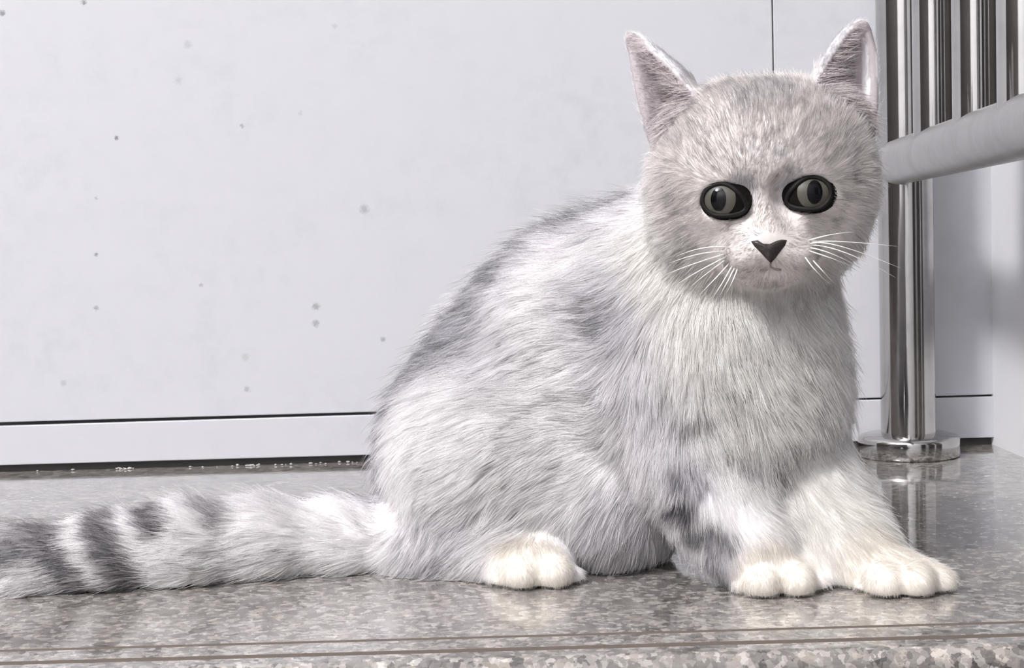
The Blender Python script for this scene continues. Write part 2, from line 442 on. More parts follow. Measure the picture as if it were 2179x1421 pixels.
#         base ............................ tip   (u, v, c)
EAR_L = ([(1400, 330, 10), (1372, 235, 5), (1355, 160, -8), (1341, 84, -22)], [(1492, 232, 75), (1462, 178, 62), (1398, 118, 18), (1345, 82, -20)], (42, -30, -85))
EAR_R = ([(1722, 215, 70), (1752, 140, 45), (1796, 75, 8), (1832, 56, -18)], [(1845, 320, 0), (1858, 220, -8), (1856, 120, -18), (1838, 58, -22)], (4, -20, -85))
ear(*EAR_L, 11, 7); ear(*EAR_R, 11, 7)

def sample_sdf(P):
    q = (P - lo) / VOX; i = np.clip(np.floor(q).astype(int), 0, dim - 2); f_ = np.clip(q - i, 0, 1)
    out = 0
    for dx in (0, 1):
        for dy in (0, 1):
            for dz in (0, 1):
                w = (f_[..., 0] if dx else 1 - f_[..., 0]) * (f_[..., 1] if dy else 1 - f_[..., 1]) * (f_[..., 2] if dz else 1 - f_[..., 2])
                out = out + w * grid[i[..., 0] + dx, i[..., 1] + dy, i[..., 2] + dz]
    return out
def surf(u, v, y0=0.57, y1=0.74):
    """first body surface point in that direction"""
    ys = np.arange(y0, y1, 0.0004); d_ = ray(u, v)
    P = CAM[None] + d_[None] * (ys / d_[1])[:, None]
    s = sample_sdf(P); k = np.argmax(s < 0)
    return P[k] if (s < 0).any() else None

# eye frames; the lid opening is cut into the head
def frame_at(n_):
    n_ = n_ / np.linalg.norm(n_); x = RIGHT - n_ * (RIGHT @ n_); x /= np.linalg.norm(x); y = np.cross(n_, x)
    if y @ UP < 0: y = -y
    return x, y, n_
EYE_R = np.array([62, 52, 54]) * hp
EYEF = []
for (uc, vc, iu, iv, tilt, side) in ((1536, 425, 1531, 424, -0.10, -1), (1726, 411, 1731, 409, 0.10, 1)):
    sp = surf(uc, vc)
    X_, Y_, N_ = frame_at(-ray(uc, vc) / np.linalg.norm(ray(uc, vc)) + RIGHT * 0.16 * side + UP * 0.02)
    c_ = sp - N_ * (EYE_R[2] - 13 * hp)
    EYEF.append((uc, vc, iu, iv, tilt, side, c_, X_, Y_, N_))
def lid(a, side, grow=0.0):
    x = (38.5 + grow) * math.cos(a); y = (32 + grow) * math.sin(a)
    inn = max(0.0, -side * math.cos(a))
    return (x - side * 9 * inn ** 3), (y - 12 * inn ** 2)
for (uc, vc, iu, iv, tilt, side, c_, X_, Y_, N_) in EYEF:
    sl, X, Y, Z = local(c_, c_, 0.022)
    x = (X - c_[0]) * X_[0] + (Y - c_[1]) * X_[1] + (Z - c_[2]) * X_[2]; y = (X - c_[0]) * Y_[0] + (Y - c_[1]) * Y_[1] + (Z - c_[2]) * Y_[2]; z = (X - c_[0]) * N_[0] + (Y - c_[1]) * N_[1] + (Z - c_[2]) * N_[2]
    inn = np.clip(-side * x / (40 * hp), 0, 1)
    rr_ = np.sqrt(((x + side * 5 * hp * inn) / (41.5 * hp)) ** 2 + ((y + 12 * hp * inn ** 2) / (33 * hp)) ** 2)
    cyl = np.maximum((rr_ - 1) * 40 * hp, 2 * hp - z)
    add_d(sl, cyl.astype(np.float32), .0012, True)

# floor cut: nothing below the granite
zz = ax[2][None, None, :]
grid = np.maximum(grid, (0.0008 - zz).astype(np.float32))

def surface_nets(g):
    nx, ny, nz = g.shape
    neg = g < 0
    cnt = np.zeros((nx - 1, ny - 1, nz - 1), np.uint8)
    for dx in (0, 1):
        for dy in (0, 1):
            for dz in (0, 1): cnt += neg[dx:nx - 1 + dx, dy:ny - 1 + dy, dz:nz - 1 + dz]
    act = (cnt > 0) & (cnt < 8)
    idx = np.argwhere(act); ids = np.full(act.shape, -1, np.int64); ids[act] = np.arange(len(idx))
    acc = np.zeros((len(idx), 3)); num = np.zeros(len(idx))
    corners = [(a, b, c) for a in (0, 1) for b in (0, 1) for c in (0, 1)]
    for p in corners:
        for axis in range(3):
            if p[axis] == 1: continue
            q = list(p); q[axis] = 1
            va = g[idx[:, 0] + p[0], idx[:, 1] + p[1], idx[:, 2] + p[2]]; vb = g[idx[:, 0] + q[0], idx[:, 1] + q[1], idx[:, 2] + q[2]]
            cr = (va < 0) != (vb < 0)
            t = np.where(cr, va / np.where(cr, va - vb, 1), 0)
            pt = np.array(p, float)[None] + np.zeros((len(idx), 3)); pt[:, axis] += t
            acc[cr] += pt[cr]; num[cr] += 1
    verts = lo + (idx + acc / num[:, None]) * VOX
    quads = []
    for axis in range(3):
        o1, o2 = [(1, 2), (2, 0), (0, 1)][axis]
        sl0 = [slice(None)] * 3; sl1 = [slice(None)] * 3
        sl0[axis] = slice(0, -1); sl1[axis] = slice(1, None)
        a = neg[tuple(sl0)]; b = neg[tuple(sl1)]
        e = np.argwhere(a != b)
        e = e[(e[:, o1] > 0) & (e[:, o2] > 0) & (e[:, o1] < g.shape[o1] - 1) & (e[:, o2] < g.shape[o2] - 1)]
        fl_ = a[e[:, 0], e[:, 1], e[:, 2]]
        def cid(d1, d2):
            c = e.copy(); c[:, o1] -= d1; c[:, o2] -= d2; return ids[c[:, 0], c[:, 1], c[:, 2]]
        q = np.stack([cid(1, 1), cid(0, 1), cid(0, 0), cid(1, 0)], 1)
        q[~fl_] = q[~fl_][:, ::-1]
        quads.append(q)
    return verts, np.concatenate(quads)
verts, quads = surface_nets(grid)
# relax the voxel terraces
ed = np.concatenate([quads[:, [0, 1]], quads[:, [1, 2]], quads[:, [2, 3]], quads[:, [3, 0]]])
def relax(v, lam):
    s = np.zeros_like(v); n_ = np.zeros(len(v))
    for c in range(3):
        s[:, c] = np.bincount(ed[:, 0], v[ed[:, 1], c], len(v)) + np.bincount(ed[:, 1], v[ed[:, 0], c], len(v))
    n_ = np.bincount(ed[:, 0], minlength=len(v)) + np.bincount(ed[:, 1], minlength=len(v))
    return v + lam * (s / n_[:, None] - v)
for _ in range(3): verts = relax(relax(verts, .5), -.52)

# ---- coat: colour, length and lie of the fur, by place on the body
P2 = lambda u, v, Y: at(u, v, Y)
#            u, v, Y, flow(du, dv(down), dback), length mm, raise
FLOW = [
 # face: away from the nose
 (1640, 480, hd(200), (0, -1, 0), 3.2, .22), (1633, 400, hd(185), (0, -1, 0), 3.8, .22), (1630, 320, hd(180), (0, -1, .2), 4.5, .3), (1625, 230, hd(140), (0, -1, .7), 6, .4), (1622, 175, hd(60), (0, -.6, 1), 7, .5),
 (1530, 300, hd(150), (-.5, -1, .2), 5, .3), (1720, 290, hd(150), (.5, -1, .2), 5, .3), (1450, 260, hd(80), (-.7, -.7, .5), 6, .35), (1800, 250, hd(80), (.7, -.7, .5), 6, .35),
 (1535, 480, hd(160), (-1, .35, .3), 4.5, .3), (1735, 470, hd(160), (1, .35, .3), 4.5, .3), (1440, 430, hd(80), (-1, .4, .8), 7, .35), (1830, 420, hd(80), (1, .4, .8), 7, .35),
 (1400, 400, hd(0), (-.6, .5, 1), 9, .4), (1855, 390, hd(0), (.6, .5, 1), 9, .4), (1470, 540, hd(60), (-.8, .8, .5), 9, .4), (1780, 530, hd(60), (.8, .8, .5), 9, .4),
 (1590, 535, hd(215), (-1, .3, .1), 2.5, .3), (1690, 530, hd(215), (1, .3, .1), 2.5, .3), (1560, 555, hd(190), (-1, .6, .2), 3.5, .3), (1720, 550, hd(190), (1, .6, .2), 3.5, .3), (1640, 595, hd(180), (0, 1, .2), 3.5, .3), (1640, 610, hd(120), (0, 1, 1), 6, .3),
 (1622, 300, hd(-160), (0, 1, .3), 9, .4),
 # ears
 (1400, 160, hd(0), (-.5, -1, 0), 3.2, .3), (1450, 140, hd(-20), (-.6, -1, 0), 3.0, .3), (1820, 150, hd(0), (.3, -1, 0), 3.2, .3), (1790, 100, hd(-30), (.3, -1, 0), 3.0, .3),
 # neck, chest
 (1440, 580, .655, (-.5, 1, .2), 12, .4), (1600, 660, .63, (0, 1, 0), 14, .4), (1500, 680, .63, (-.25, 1, 0), 14, .4), (1720, 660, .64, (.45, 1, .2), 13, .45), (1760, 780, .66, (.6, .8, .2), 13, .5), (1640, 820, .625, (.1, 1, 0), 13, .35), (1740, 900, .65, (.5, .9, .1), 12, .45), (1620, 960, .63, (.1, 1, 0), 12, .35), (1560, 880, .63, (.2, 1, 0), 12, .35),
 # back and flank
 (1360, 490, .70, (-.9, -.1, .3), 14, .75), (1220, 540, .70, (-1, .15, .2), 14, .7), (1100, 640, .71, (-1, .3, .2), 14, .7), (980, 780, .71, (-1, .55, .2), 14, .7), (880, 930, .71, (-.8, .8, .3), 14, .7),
 (1300, 640, .67, (-1, .25, 0), 13, .35), (1200, 740, .67, (-1, .25, 0), 13, .35), (1380, 760, .66, (-.9, .5, 0), 13, .35), (1280, 880, .66, (-1, .35, 0), 13, .35), (1120, 880, .66, (-1, .4, 0), 13, .35), (1000, 980, .655, (-1, .6, 0), 13, .35), (1440, 700, .655, (-.7, .7, 0), 13, .35),
 (1180, 1020, .65, (-.9, .5, 0), 13, .35), (1080, 1100, .65, (-.8, .8, 0), 13, .4), (900, 1120, .66, (-.6, 1, 0), 13, .4), (850, 1210, .67, (-.7, .8, 0), 12, .35), (1000, 1190, .655, (-.8, .6, 0), 11, .35), (1270, 1060, .655, (-.5, .8, 0), 11, .35), (1340, 1120, .67, (-.2, 1, 0), 11, .4), (1350, 1020, .67, (-.8, .6, 0), 13, .4),
 (820, 1080, .70, (-.5, 1, 0), 13, .4), (1100, 800, .80, (-.8, .6, 0), 13, .4),
 # hind paw
 (1130, 1190, .64, (.3, .8, -.5), 4.5, .3), (1120, 1230, .635, (0, 1, -.3), 3.5, .3), (1200, 1225, .64, (.5, .7, -.2), 3.5, .3), (1060, 1225, .645, (-.3, .8, -.2), 4, .3), (1350, 1205, .68, (0, 1, 0), 5, .3),
 # near foreleg
 (1430, 880, .64, (.05, 1, 0), 11, .35), (1480, 960, .635, (.3, 1, 0), 10, .35), (1440, 1050, .645, (-.5, .8, 0), 11, .4), (1540, 1060, .63, (.4, 1, 0), 8, .35), (1600, 1130, .622, (.5, 1, 0), 6.5, .35), (1510, 1150, .635, (-.2, 1, 0), 9, .4), (1560, 1210, .63, (-.2, 1, 0), 6, .35),
 (1640, 1205, .612, (.2, .6, -.7), 4, .3), (1620, 1250, .605, (0, 1, -.2), 3.5, .3), (1700, 1245, .606, (.2, 1, -.2), 3.5, .3), (1750, 1250, .612, (.5, .7, -.2), 3.5, .3),
 # far foreleg
 (1720, 1000, .645, (.3, 1, 0), 9, .4), (1760, 1080, .635, (.45, .9, 0), 8, .4), (1840, 1110, .64, (.7, .7, 0), 8, .45), (1810, 1170, .625, (.6, .9, 0), 6, .35), (1900, 1190, .612, (.7, .4, -.4), 4.5, .35), (1980, 1200, .612, (.8, .4, -.2), 4.5, .35), (1890, 1250, .60, (.1, 1, -.2), 3.5, .3), (1990, 1250, .606, (.4, .9, -.1), 3.5, .3), (1840, 1255, .61, (-.1, 1, -.1), 3.5, .3),
 # tail
 (780, 1140, .68, (-1, .05, 0), 11, .35), (640, 1100, .68, (-1, -.05, 0), 12, .4), (560, 1180, .66, (-1, .12, 0), 12, .35), (400, 1120, .67, (-1, .05, 0), 12, .4), (400, 1200, .655, (-1, .15, 0), 11, .35), (200, 1160, .66, (-1, .1, 0), 11, .35), (60, 1210, .655, (-1, .1, 0), 11, .35), (-60, 1215, .655, (-1, .05, 0), 11, .35),
]
FP = np.array([at(a[0], a[1], a[2]) for a in FLOW])
FV = np.array([RIGHT * a[3][0] - UP * a[3][1] + np.array([0, 1.0, 0]) * a[3][2] for a in FLOW]); FV /= np.linalg.norm(FV, axis=1)[:, None]
FL = np.array([a[4] for a in FLOW]) * 1e-3; FRs = np.array([a[5] for a in FLOW])

# coat colours and some painted shade (linear albedo built from sRGB), patches laid one over the other
def lin(r, g, b): return np.array(srgb(r, g, b)[:3])
SILVER = lin(247, 245, 246); WHITE = lin(240, 238, 235); CREAM = lin(233, 229, 223); SNOUT = lin(206, 200, 196); GREY = lin(196, 194, 200); DARK = lin(104, 100, 106); FACE = lin(220, 215, 212); MAUVE = lin(172, 165, 168)
#  u, v, Y, radius px, softness, colour, weight
COAT = [
 (1340, 480, .695, 110, .6, GREY, .6), (1220, 540, .70, 110, .6, GREY, .6), (1110, 625, .70, 110, .6, GREY, .7), (1030, 720, .70, 105, .6, GREY, .75), (950, 800, .70, 105, .6, GREY, .75), (880, 920, .70, 95, .6, GREY, .75), (830, 1050, .70, 80, .6, GREY, .75),
 (1050, 750, .68, 90, .7, GREY, 0.34), (1300, 640, .672, 90, .8, GREY, 0.46), (1330, 740, .665, 90, .8, GREY, 0.28), (1340, 860, .66, 90, .8, GREY, 0.22), (1430, 880, .645, 60, .8, GREY, 0.22),
 (960, 1130, .66, 100, .8, GREY, 0.28), (900, 1200, .66, 80, .8, GREY, 0.28), (1400, 1000, .66, 80, .8, GREY, 0.19), (1340, 1130, .68, 110, .6, GREY, 0.43), (1350, 1200, .69, 60, .6, DARK, .5),  # belly and far hind foot: their shade is painted into the coat
 # chest, neck
 (1600, 720, .63, 170, .6, WHITE, .8), (1640, 880, .63, 150, .6, WHITE, .6), (1440, 560, .655, 90, .6, WHITE, .8), (1480, 690, .64, 70, .7, WHITE, .7),
 # far foreleg, paws
 (1760, 1080, .64, 120, .5, WHITE, .9), (1830, 1170, .63, 110, .4, WHITE, 1), (1920, 1230, .615, 140, .3, CREAM, 1), (1660, 1240, .615, 105, .3, CREAM, 1), (1130, 1215, .64, 100, .3, CREAM, 1),
 
 # near foreleg marks
 (1462, 1072, .642, 22, .6, DARK, .9), (1440, 1066, .645, 20, .6, DARK, .8), (1505, 1120, .635, 24, .7, DARK, .55), (1470, 1122, .64, 20, .7, DARK, .6), (1540, 1140, .635, 28, .7, DARK, .35), (1520, 1190, .635, 40, .8, GREY, .6), (1545, 1240, .632, 24, .6, DARK, .7), (1450, 990, .64, 40, .8, GREY, .5), (1480, 1020, .64, 36, .8, GREY, .5),
 # bars over the shoulder
 (1470, 880, .64, 18, .8, DARK, .26), (1445, 895, .64, 18, .8, DARK, .26), (1500, 872, .64, 18, .8, DARK, .25), (1530, 800, .64, 13, .8, DARK, .25), (1562, 818, .64, 13, .8, DARK, .28), (1590, 800, .64, 12, .8, DARK, .25), (1500, 808, .64, 13, .8, DARK, .2), (1540, 850, .64, 16, .8, DARK, .25),
 (1650, 975, .64, 16, .8, DARK, .35), (1690, 935, .64, 16, .8, DARK, .25), (1600, 980, .64, 24, .8, GREY, .5),
 (1385, 520, .66, 60, .6, WHITE, .9), (1410, 590, .65, 50, .7, WHITE, .7),
 # face
 (1622, 330, hd(100), 260, .4, FACE, .9), (1638, 450, hd(190), 80, .6, SNOUT, .9), (1600, 540, hd(200), 60, .6, SNOUT, .6), (1690, 535, hd(200), 60, .6, SNOUT, .5), (1402, 290, hd(20), 26, .8, DARK, .55), (1846, 272, hd(10), 24, .8, DARK, .6), (1430, 130, hd(-10), 75, .5, GREY, .75), (1480, 165, hd(-20), 50, .8, GREY, .6), (1790, 110, hd(-10), 80, .5, GREY, .6), (1640, 590, hd(170), 40, .8, SNOUT, .5),
 (1580, 405, hd(150), 34, .8, GREY, .8), (1685, 395, hd(150), 34, .8, GREY, .8), (1605, 505, hd(205), 18, .7, GREY, .8), (1600, 320, hd(175), 10, .8, GREY, .5), (1660, 330, hd(175), 12, .8, GREY, .5), (1585, 210, hd(130), 30, .8, GREY, .45), (1650, 190, hd(100), 40, .8, GREY, .45), (1450, 540, hd(90), 50, .8, GREY, .2),  # beside inner eyes and nose: grey fur plus painted-in shadow
 (1590, 455, hd(150), 16, .7, DARK, .45), (1690, 440, hd(150), 14, .7, DARK, .45),
]
def tail_bands(P, col):
    # rings across the tail, strongest on its upper side
    for (ua, va, ub, vb, w, s) in ((110, 1120, 205, 1255, 24, .8), (225, 1105, 300, 1250, 22, .75), (290, 1075, 350, 1125, 22, .85), (405, 1050, 470, 1110, 26, .4), (500, 1040, 590, 1075, 26, .3), (20, 1140, 60, 1160, 40, .4)):
        a = at(ua, va, .660); b = at(ub, vb, .655); ab = b - a
        # distance to the ring's line measured in the plane of the tail (x, z)
        t = np.clip(((P[:, 0] - a[0]) * ab[0] + (P[:, 2] - a[2]) * ab[2]) / (ab[0] ** 2 + ab[2] ** 2), 0, 1)
        d_ = np.hypot(P[:, 0] - a[0] - t * ab[0], P[:, 2] - a[2] - t * ab[2]) / (w * .66 / F)
        k = (np.clip(1.6 - d_ * .9, 0, 1) * s * .85 * (np.abs(P[:, 1] - .67) < .05) * (P[:, 0] < at(760, 1100, .68)[0]))[:, None]
        col = col * (1 - k) + lin(136, 130, 135) * k
    return col
def on_body(u, v, Y):
    p = surf(u, v)
    return p if p is not None and abs(p[1] - Y) < .06 and Y < .69 else at(u, v, Y)
COATP = [on_body(c[0], c[1], c[2]) for c in COAT]
def coat(P):
    col = np.repeat(SILVER[None], len(P), 0)
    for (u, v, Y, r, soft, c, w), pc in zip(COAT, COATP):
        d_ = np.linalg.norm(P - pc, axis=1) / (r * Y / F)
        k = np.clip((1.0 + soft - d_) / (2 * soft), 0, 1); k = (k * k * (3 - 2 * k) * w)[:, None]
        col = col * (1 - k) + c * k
    return tail_bands(P, col)

def ear_frame(E):
    L_, R_, bg = E
    c = np.array([at(p[0], p[1], hd(p[2])) for p in (L_[0], L_[-1], R_[0])])
    return c
def ear_inside(P, N):
    """weight of the bare inner side of an ear"""
    w = np.zeros(len(P)); room = np.full(len(P), .01)
    for E in (EAR_L, EAR_R):
        tri = ear_frame(E); nrm = np.cross(tri[2] - tri[0], tri[1] - tri[0]); nrm /= np.linalg.norm(nrm)
        if nrm[1] > 0: nrm = -nrm
        cen = tri.mean(0)
        # picture-plane barycentric test in the ear's own plane
        e1 = tri[2] - tri[0]; e2 = tri[1] - tri[0]; q = P - tri[0]
        d11, d12, d22 = e1 @ e1, e1 @ e2, e2 @ e2; q1, q2 = q @ e1, q @ e2; det = d11 * d22 - d12 ** 2
        a = (d22 * q1 - d12 * q2) / det; b = (d11 * q2 - d12 * q1) / det
        ins = (a > -.12) & (b > 0.02) & (a + b < 1.15) & (np.linalg.norm(P - cen, axis=1) < .04) & ((N @ nrm) > 0.15)
        w = np.maximum(w, ins * 1.0)
        gap_ = np.clip(a if E is EAR_L else 1 - b - a, 0, 1) * np.linalg.norm(e1)
        room = np.where(ins, gap_, room)
    return w, room

# body mesh
me = bpy.data.meshes.new('body')
me.vertices.add(len(verts)); me.vertices.foreach_set('co', verts.astype(np.float32).ravel())
me.loops.add(quads.size); me.loops.foreach_set('vertex_index', quads.ravel().astype(np.int32))
me.polygons.add(len(quads)); me.polygons.foreach_set('loop_start', (np.arange(len(quads)) * 4).astype(np.int32))
me.update(calc_edges=True); me.validate()
me.polygons.foreach_set('use_smooth', [True] * len(me.polygons))
vn = np.zeros(len(verts) * 3, np.float32); me.vertices.foreach_get('normal', vn); vn = vn.reshape(-1, 3).astype(float)
if (vn * (verts - verts.mean(0))).sum() < 0:
    me.flip_normals(); vn = -vn
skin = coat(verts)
ein = ear_inside(verts, vn)[0][:, None]
skin = skin * (1 - ein) + MAUVE * ein
for (uc, vc, iu, iv, tilt, side, c_, X_, Y_, N_) in EYEF:          # dark skin of the lids
    q = verts - c_; x = q @ X_ / hp; y = q @ Y_ / hp; z = q @ N_ / hp
    k = np.clip((1.10 - np.sqrt(((x + side * 4) / 44) ** 2 + ((y + 3) / 37) ** 2)) / .12, 0, 1) * (z > 0)
    skin = skin * (1 - k[:, None]) + lin(42, 37, 37) * k[:, None]
att = me.attributes.new('coat', 'FLOAT_COLOR', 'POINT'); att.data.foreach_set('color', np.concatenate([skin, np.ones((len(skin), 1))], 1).astype(np.float32).ravel())
mb = mat('kitten_skin', rough=0.8, spec=0.1); t = NT(mb); an = t.n('ShaderNodeAttribute', attribute_name='coat'); t.l(an.outputs['Color'], t.b.inputs['Base Color'])
me.materials.append(mb)
body = bpy.data.objects.new('body', me); C.objects.link(body); body.parent = kit

# ---- eyes
M['eyeball'] = mat('eyeball_dark', srgb(24, 21, 21), 0.3, spec=0.0, coat=0.2, coat_rough=0.04)
mi = mat('iris_grey', srgb(76, 74, 68), 0.4, spec=0.2, coat=0.45, coat_rough=0.04)
M['iris'] = mi
M['pupil'] = mat('pupil', srgb(10, 10, 13), 0.3, spec=0.0, coat=0.45, coat_rough=0.04)
M['lid'] = mat('eyelid_skin', srgb(24, 21, 22), 0.6, spec=0.2)
def cap(name, c, X, Y_, N_, R, ra, rb, n_r, mt, parent, lift, ox=0.0, oy=0.0, inner=0.0, n_a=48):
    """patch of the eyeball ellipsoid (radii R = rx, ry, rz) lying over the ellipse ra x rb"""
    V_, F_ = [], []
    for i in range(n_r + 1):
        q = inner + (1 - inner) * i / n_r
        for k in range(n_a):
            a = 2 * math.pi * k / n_a
            x, y = ox + ra * q * math.cos(a), oy + rb * q * math.sin(a)
            z = R[2] * math.sqrt(max(0.0, 1 - (x / R[0]) ** 2 - (y / R[1]) ** 2)) + lift
            V_.append(c + X * x + Y_ * y + N_ * z)
    for i in range(n_r):
        for k in range(n_a):
            k2 = (k + 1) % n_a; F_.append((i * n_a + k, (i + 1) * n_a + k, (i + 1) * n_a + k2, i * n_a + k2))
    if inner == 0.0: pass
    return mesh_obj(name, V_, F_, mt, parent)
EYES = []
for (uc, vc, iu, iv, tilt, side, c, X, Y_, N_) in EYEF:
    ct, st = math.cos(tilt), math.sin(tilt)
    Xt, Yt = X, Y_
    R = EYE_R
    V_, F_ = [], []
    for i in range(25):
        ph = math.pi * i / 24
        for k in range(40):
            a = 2 * math.pi * k / 40
            V_.append(c + Xt * R[0] * math.sin(ph) * math.cos(a) + Yt * R[1] * math.sin(ph) * math.sin(a) + N_ * R[2] * math.cos(ph))
    for i in range(24):
        for k in range(40):
            k2 = (k + 1) % 40; F_.append((i * 40 + k, (i + 1) * 40 + k, (i + 1) * 40 + k2, i * 40 + k2))
    e = mesh_obj('eye', V_, F_, M['eyeball'], kit)
    # centre of the iris on the eyeball
    off = (iu - uc) * hp, -(iv - vc) * hp
    cap('iris', c, X, Y_, N_, R, 34 * hp, 34 * hp, 8, M['iris'], e, 0.8 * hp, *off)
    cap('pupil', c, X, Y_, N_, R, 15.5 * hp, 24 * hp, 6, M['pupil'], e, 1.5 * hp, *off)
    # dark almond lid rim
    rim = []
    for k in range(49):
        x, y = lid(2 * math.pi * k / 48, side); x *= hp; y *= hp
        z = R[2] * math.sqrt(max(0.05, 1 - (x / R[0]) ** 2 - (y / R[1]) ** 2))
        rim.append(c + X * x + Y_ * y + N_ * (z + 1.5 * hp))
    V_, F_ = tube(rim, [5.0 * hp] * 49, 10, caps=False)
    mesh_obj('eyelid', V_, F_, M['lid'], kit)
    EYES.append((c, X, Y_, N_, side))

# ---- nose leather and mouth
M['nose'] = mat('nose_leather', srgb(50, 43, 42), 0.42, spec=0.4)
t = NT(M['nose']); t.bump(t.noise(t.coord(), 1500, 2), 0.4, 0.0003)
outline = [(1598, 513), (1612, 511), (1624, 518), (1638, 519), (1652, 512), (1664, 509), (1676, 510), (1673, 522), (1660, 538), (1648, 552), (1640, 560), (1633, 553), (1618, 538), (1604, 524)]
cen = (1638, 531)
ys = surf(*cen)[1]
V_, F_ = [], []
levels = [(1.0, -8), (1.0, 2), (.93, 7), (.75, 9.5), (.45, 11), (.15, 12)]
no = len(outline)
for q, z in levels:
    for (u, v) in outline:
        uu, vv = cen[0] + (u - cen[0]) * q, cen[1] + (v - cen[1]) * q
        # the pad leans back towards its lower point
        lean = (vv - 515) * 0.18 + abs(uu - cen[0]) * 0.22
        V_.append(at(uu, vv, ys - (z - lean + 2) * hp))
for i in range(len(levels) - 1):
    for k in range(no): F_.append((i * no + k, i * no + (k + 1) % no, (i + 1) * no + (k + 1) % no, (i + 1) * no + k))
F_.append(tuple((len(levels) - 1) * no + k for k in range(no)))
nose = mesh_obj('nose', V_, F_, M['nose'], kit)
M['mouth'] = mat('mouth_line', srgb(150, 138, 134), 0.7)
def on_skin(u, v, out=1.0):
    p = surf(u, v); return p - np.array([0, 1, 0]) * out * hp
for nm, uv in (('mouth', [(1616, 576), (1628, 574), (1639, 568), (1650, 573), (1662, 574)]), ('lip_cleft', [(1640, 557), (1639, 562), (1639, 568)])):
    pts = [on_skin(u, v, 2.0) for u, v in uv]
    V_, F_ = tube(pts, [2.2 * hp] * len(pts), 8)
    mesh_obj(nm, V_, F_, M['mouth'], kit)

# ---- whiskers: root, bend, tip
M['whisker'] = mat('whisker', srgb(250, 248, 244), 0.35)
WH = [((1555, 528), (1500, 527), (1440, 545)), ((1550, 535), (1490, 540), (1425, 560)), ((1545, 540), (1480, 560), (1415, 585)), ((1548, 545), (1490, 575), (1440, 605)), ((1545, 552), (1500, 585), (1468, 612)), ((1552, 560), (1515, 600), (1485, 630)),
      ((1558, 565), (1535, 605), (1512, 640)), ((1564, 568), (1545, 605), (1530, 632)), ((1570, 570), (1558, 600), (1546, 622)),
      ((1720, 512), (1765, 500), (1820, 493)), ((1725, 515), (1790, 514), (1908, 524)), ((1722, 520), (1785, 523), (1915, 570)), ((1722, 527), (1770, 540), (1830, 570)), ((1720, 533), (1765, 548), (1812, 566)), ((1712, 545), (1735, 575), (1765, 603)), ((1728, 552), (1752, 578), (1778, 606)), ((1725, 522), (1800, 538), (1905, 590))]
for (a, b, c_) in WH:
    pa = surf(*a); 
    if pa is None: continue
    ya = pa[1] + 0.001
    out = np.hypot(c_[0] - a[0], c_[1] - a[1]) * hp
    A_ = at(a[0], a[1], ya); B_ = at(b[0], b[1], ya - 0.006); C_ = at(c_[0], c_[1], ya + 0.004)
    pts = []
    for i in range(11):
        q = i / 10; pts.append(A_ * (1 - q) ** 2 + (2 * B_ - .5 * A_ - .5 * C_) * 2 * q * (1 - q) + C_ * q ** 2)
    V_, F_ = tube(pts, [(1.5 - 1.15 * (i / 10)) * hp for i in range(11)], 6)
    mesh_obj('whisker', V_, F_, M['whisker'], kit)

# ---- fur
NH = 380000
tri = np.concatenate([quads[:, [0, 1, 2]], quads[:, [0, 2, 3]]])
p0, p1, p2 = verts[tri[:, 0]], verts[tri[:, 1]], verts[tri[:, 2]]
area = np.linalg.norm(np.cross(p1 - p0, p2 - p0), axis=1) * .5
cenf = (p0 + p1 + p2) / 3
dens = np.where(cenf[:, 2] < 0.003, 0.1, 1.0)
front = np.clip((0.70 - cenf[:, 1]) / 0.04, 0.45, 1.0)
headw = 1 + 0.8 * (np.linalg.norm(cenf - at(1630, 420, hd(60)), axis=1) < 0.06) + 0.5 * ((cenf[:, 2] < 0.03) & (cenf[:, 1] < .66))
wgt = area * dens * front * headw
cum = np.cumsum(wgt); pick = np.searchsorted(cum, rng.random(NH) * cum[-1])
r1 = np.sqrt(rng.random(NH)); r2 = rng.random(NH)
bw = np.stack([1 - r1, r1 * (1 - r2), r1 * r2], 1)
T3 = tri[pick]
root = (verts[T3] * bw[:, :, None]).sum(1)
nrm = (vn[T3] * bw[:, :, None]).sum(1); nrm /= np.linalg.norm(nrm, axis=1)[:, None] + 1e-9
# keep clear of eyes, nose, mouth
keep = np.ones(NH, bool)
for (c, X, Y_, N_, side) in EYES:
    q = root - c; x = q @ X / hp; y = q @ Y_ / hp; z = q @ N_ / hp
    keep &= ~((((x + side * 4) / 46) ** 2 + ((y + 3) / 38) ** 2 < 1) & (z > 0))
pn = np.array([at(1638, 529, ys)])
q = root - pn; keep &= ~((np.abs(q @ RIGHT) < 36 * hp) & (np.abs(q @ UP) < 24 * hp) & (np.abs(q[:, 1]) < 40 * hp) & ((q @ UP) / hp > -24 + np.abs(q @ RIGHT) / hp * 1.2))
keep &= root[:, 2] > 0.0012
root, nrm = root[keep], nrm[keep]
ew, eroom = ear_inside(root, nrm)
thin = (ew < .5) | (rng.random(len(root)) < .55)
root, nrm, ew, eroom = root[thin], nrm[thin], ew[thin], eroom[thin]
N_H = len(root)
def field(P):
    out = np.zeros((len(P), 5))
    for s_ in range(0, len(P), 20000):
        Q = P[s_:s_ + 20000]
        d2 = ((Q[:, None] - FP[None]) ** 2).sum(2) + 2e-5
        w = 1 / d2 ** 2.2; w /= w.sum(1)[:, None]
        out[s_:s_ + 20000, :3] = w @ FV; out[s_:s_ + 20000, 3] = w @ FL; out[s_:s_ + 20000, 4] = w @ FRs
    return out
fld = field(root)
flow = fld[:, :3]; flow = flow - nrm * (flow * nrm).sum(1)[:, None]; flow /= np.linalg.norm(flow, axis=1)[:, None] + 1e-6
guard = rng.random(N_H) < .10
length = fld[:, 3] * rng.uniform(.7, 1.12, N_H) * np.where(guard, 1.4, 1)
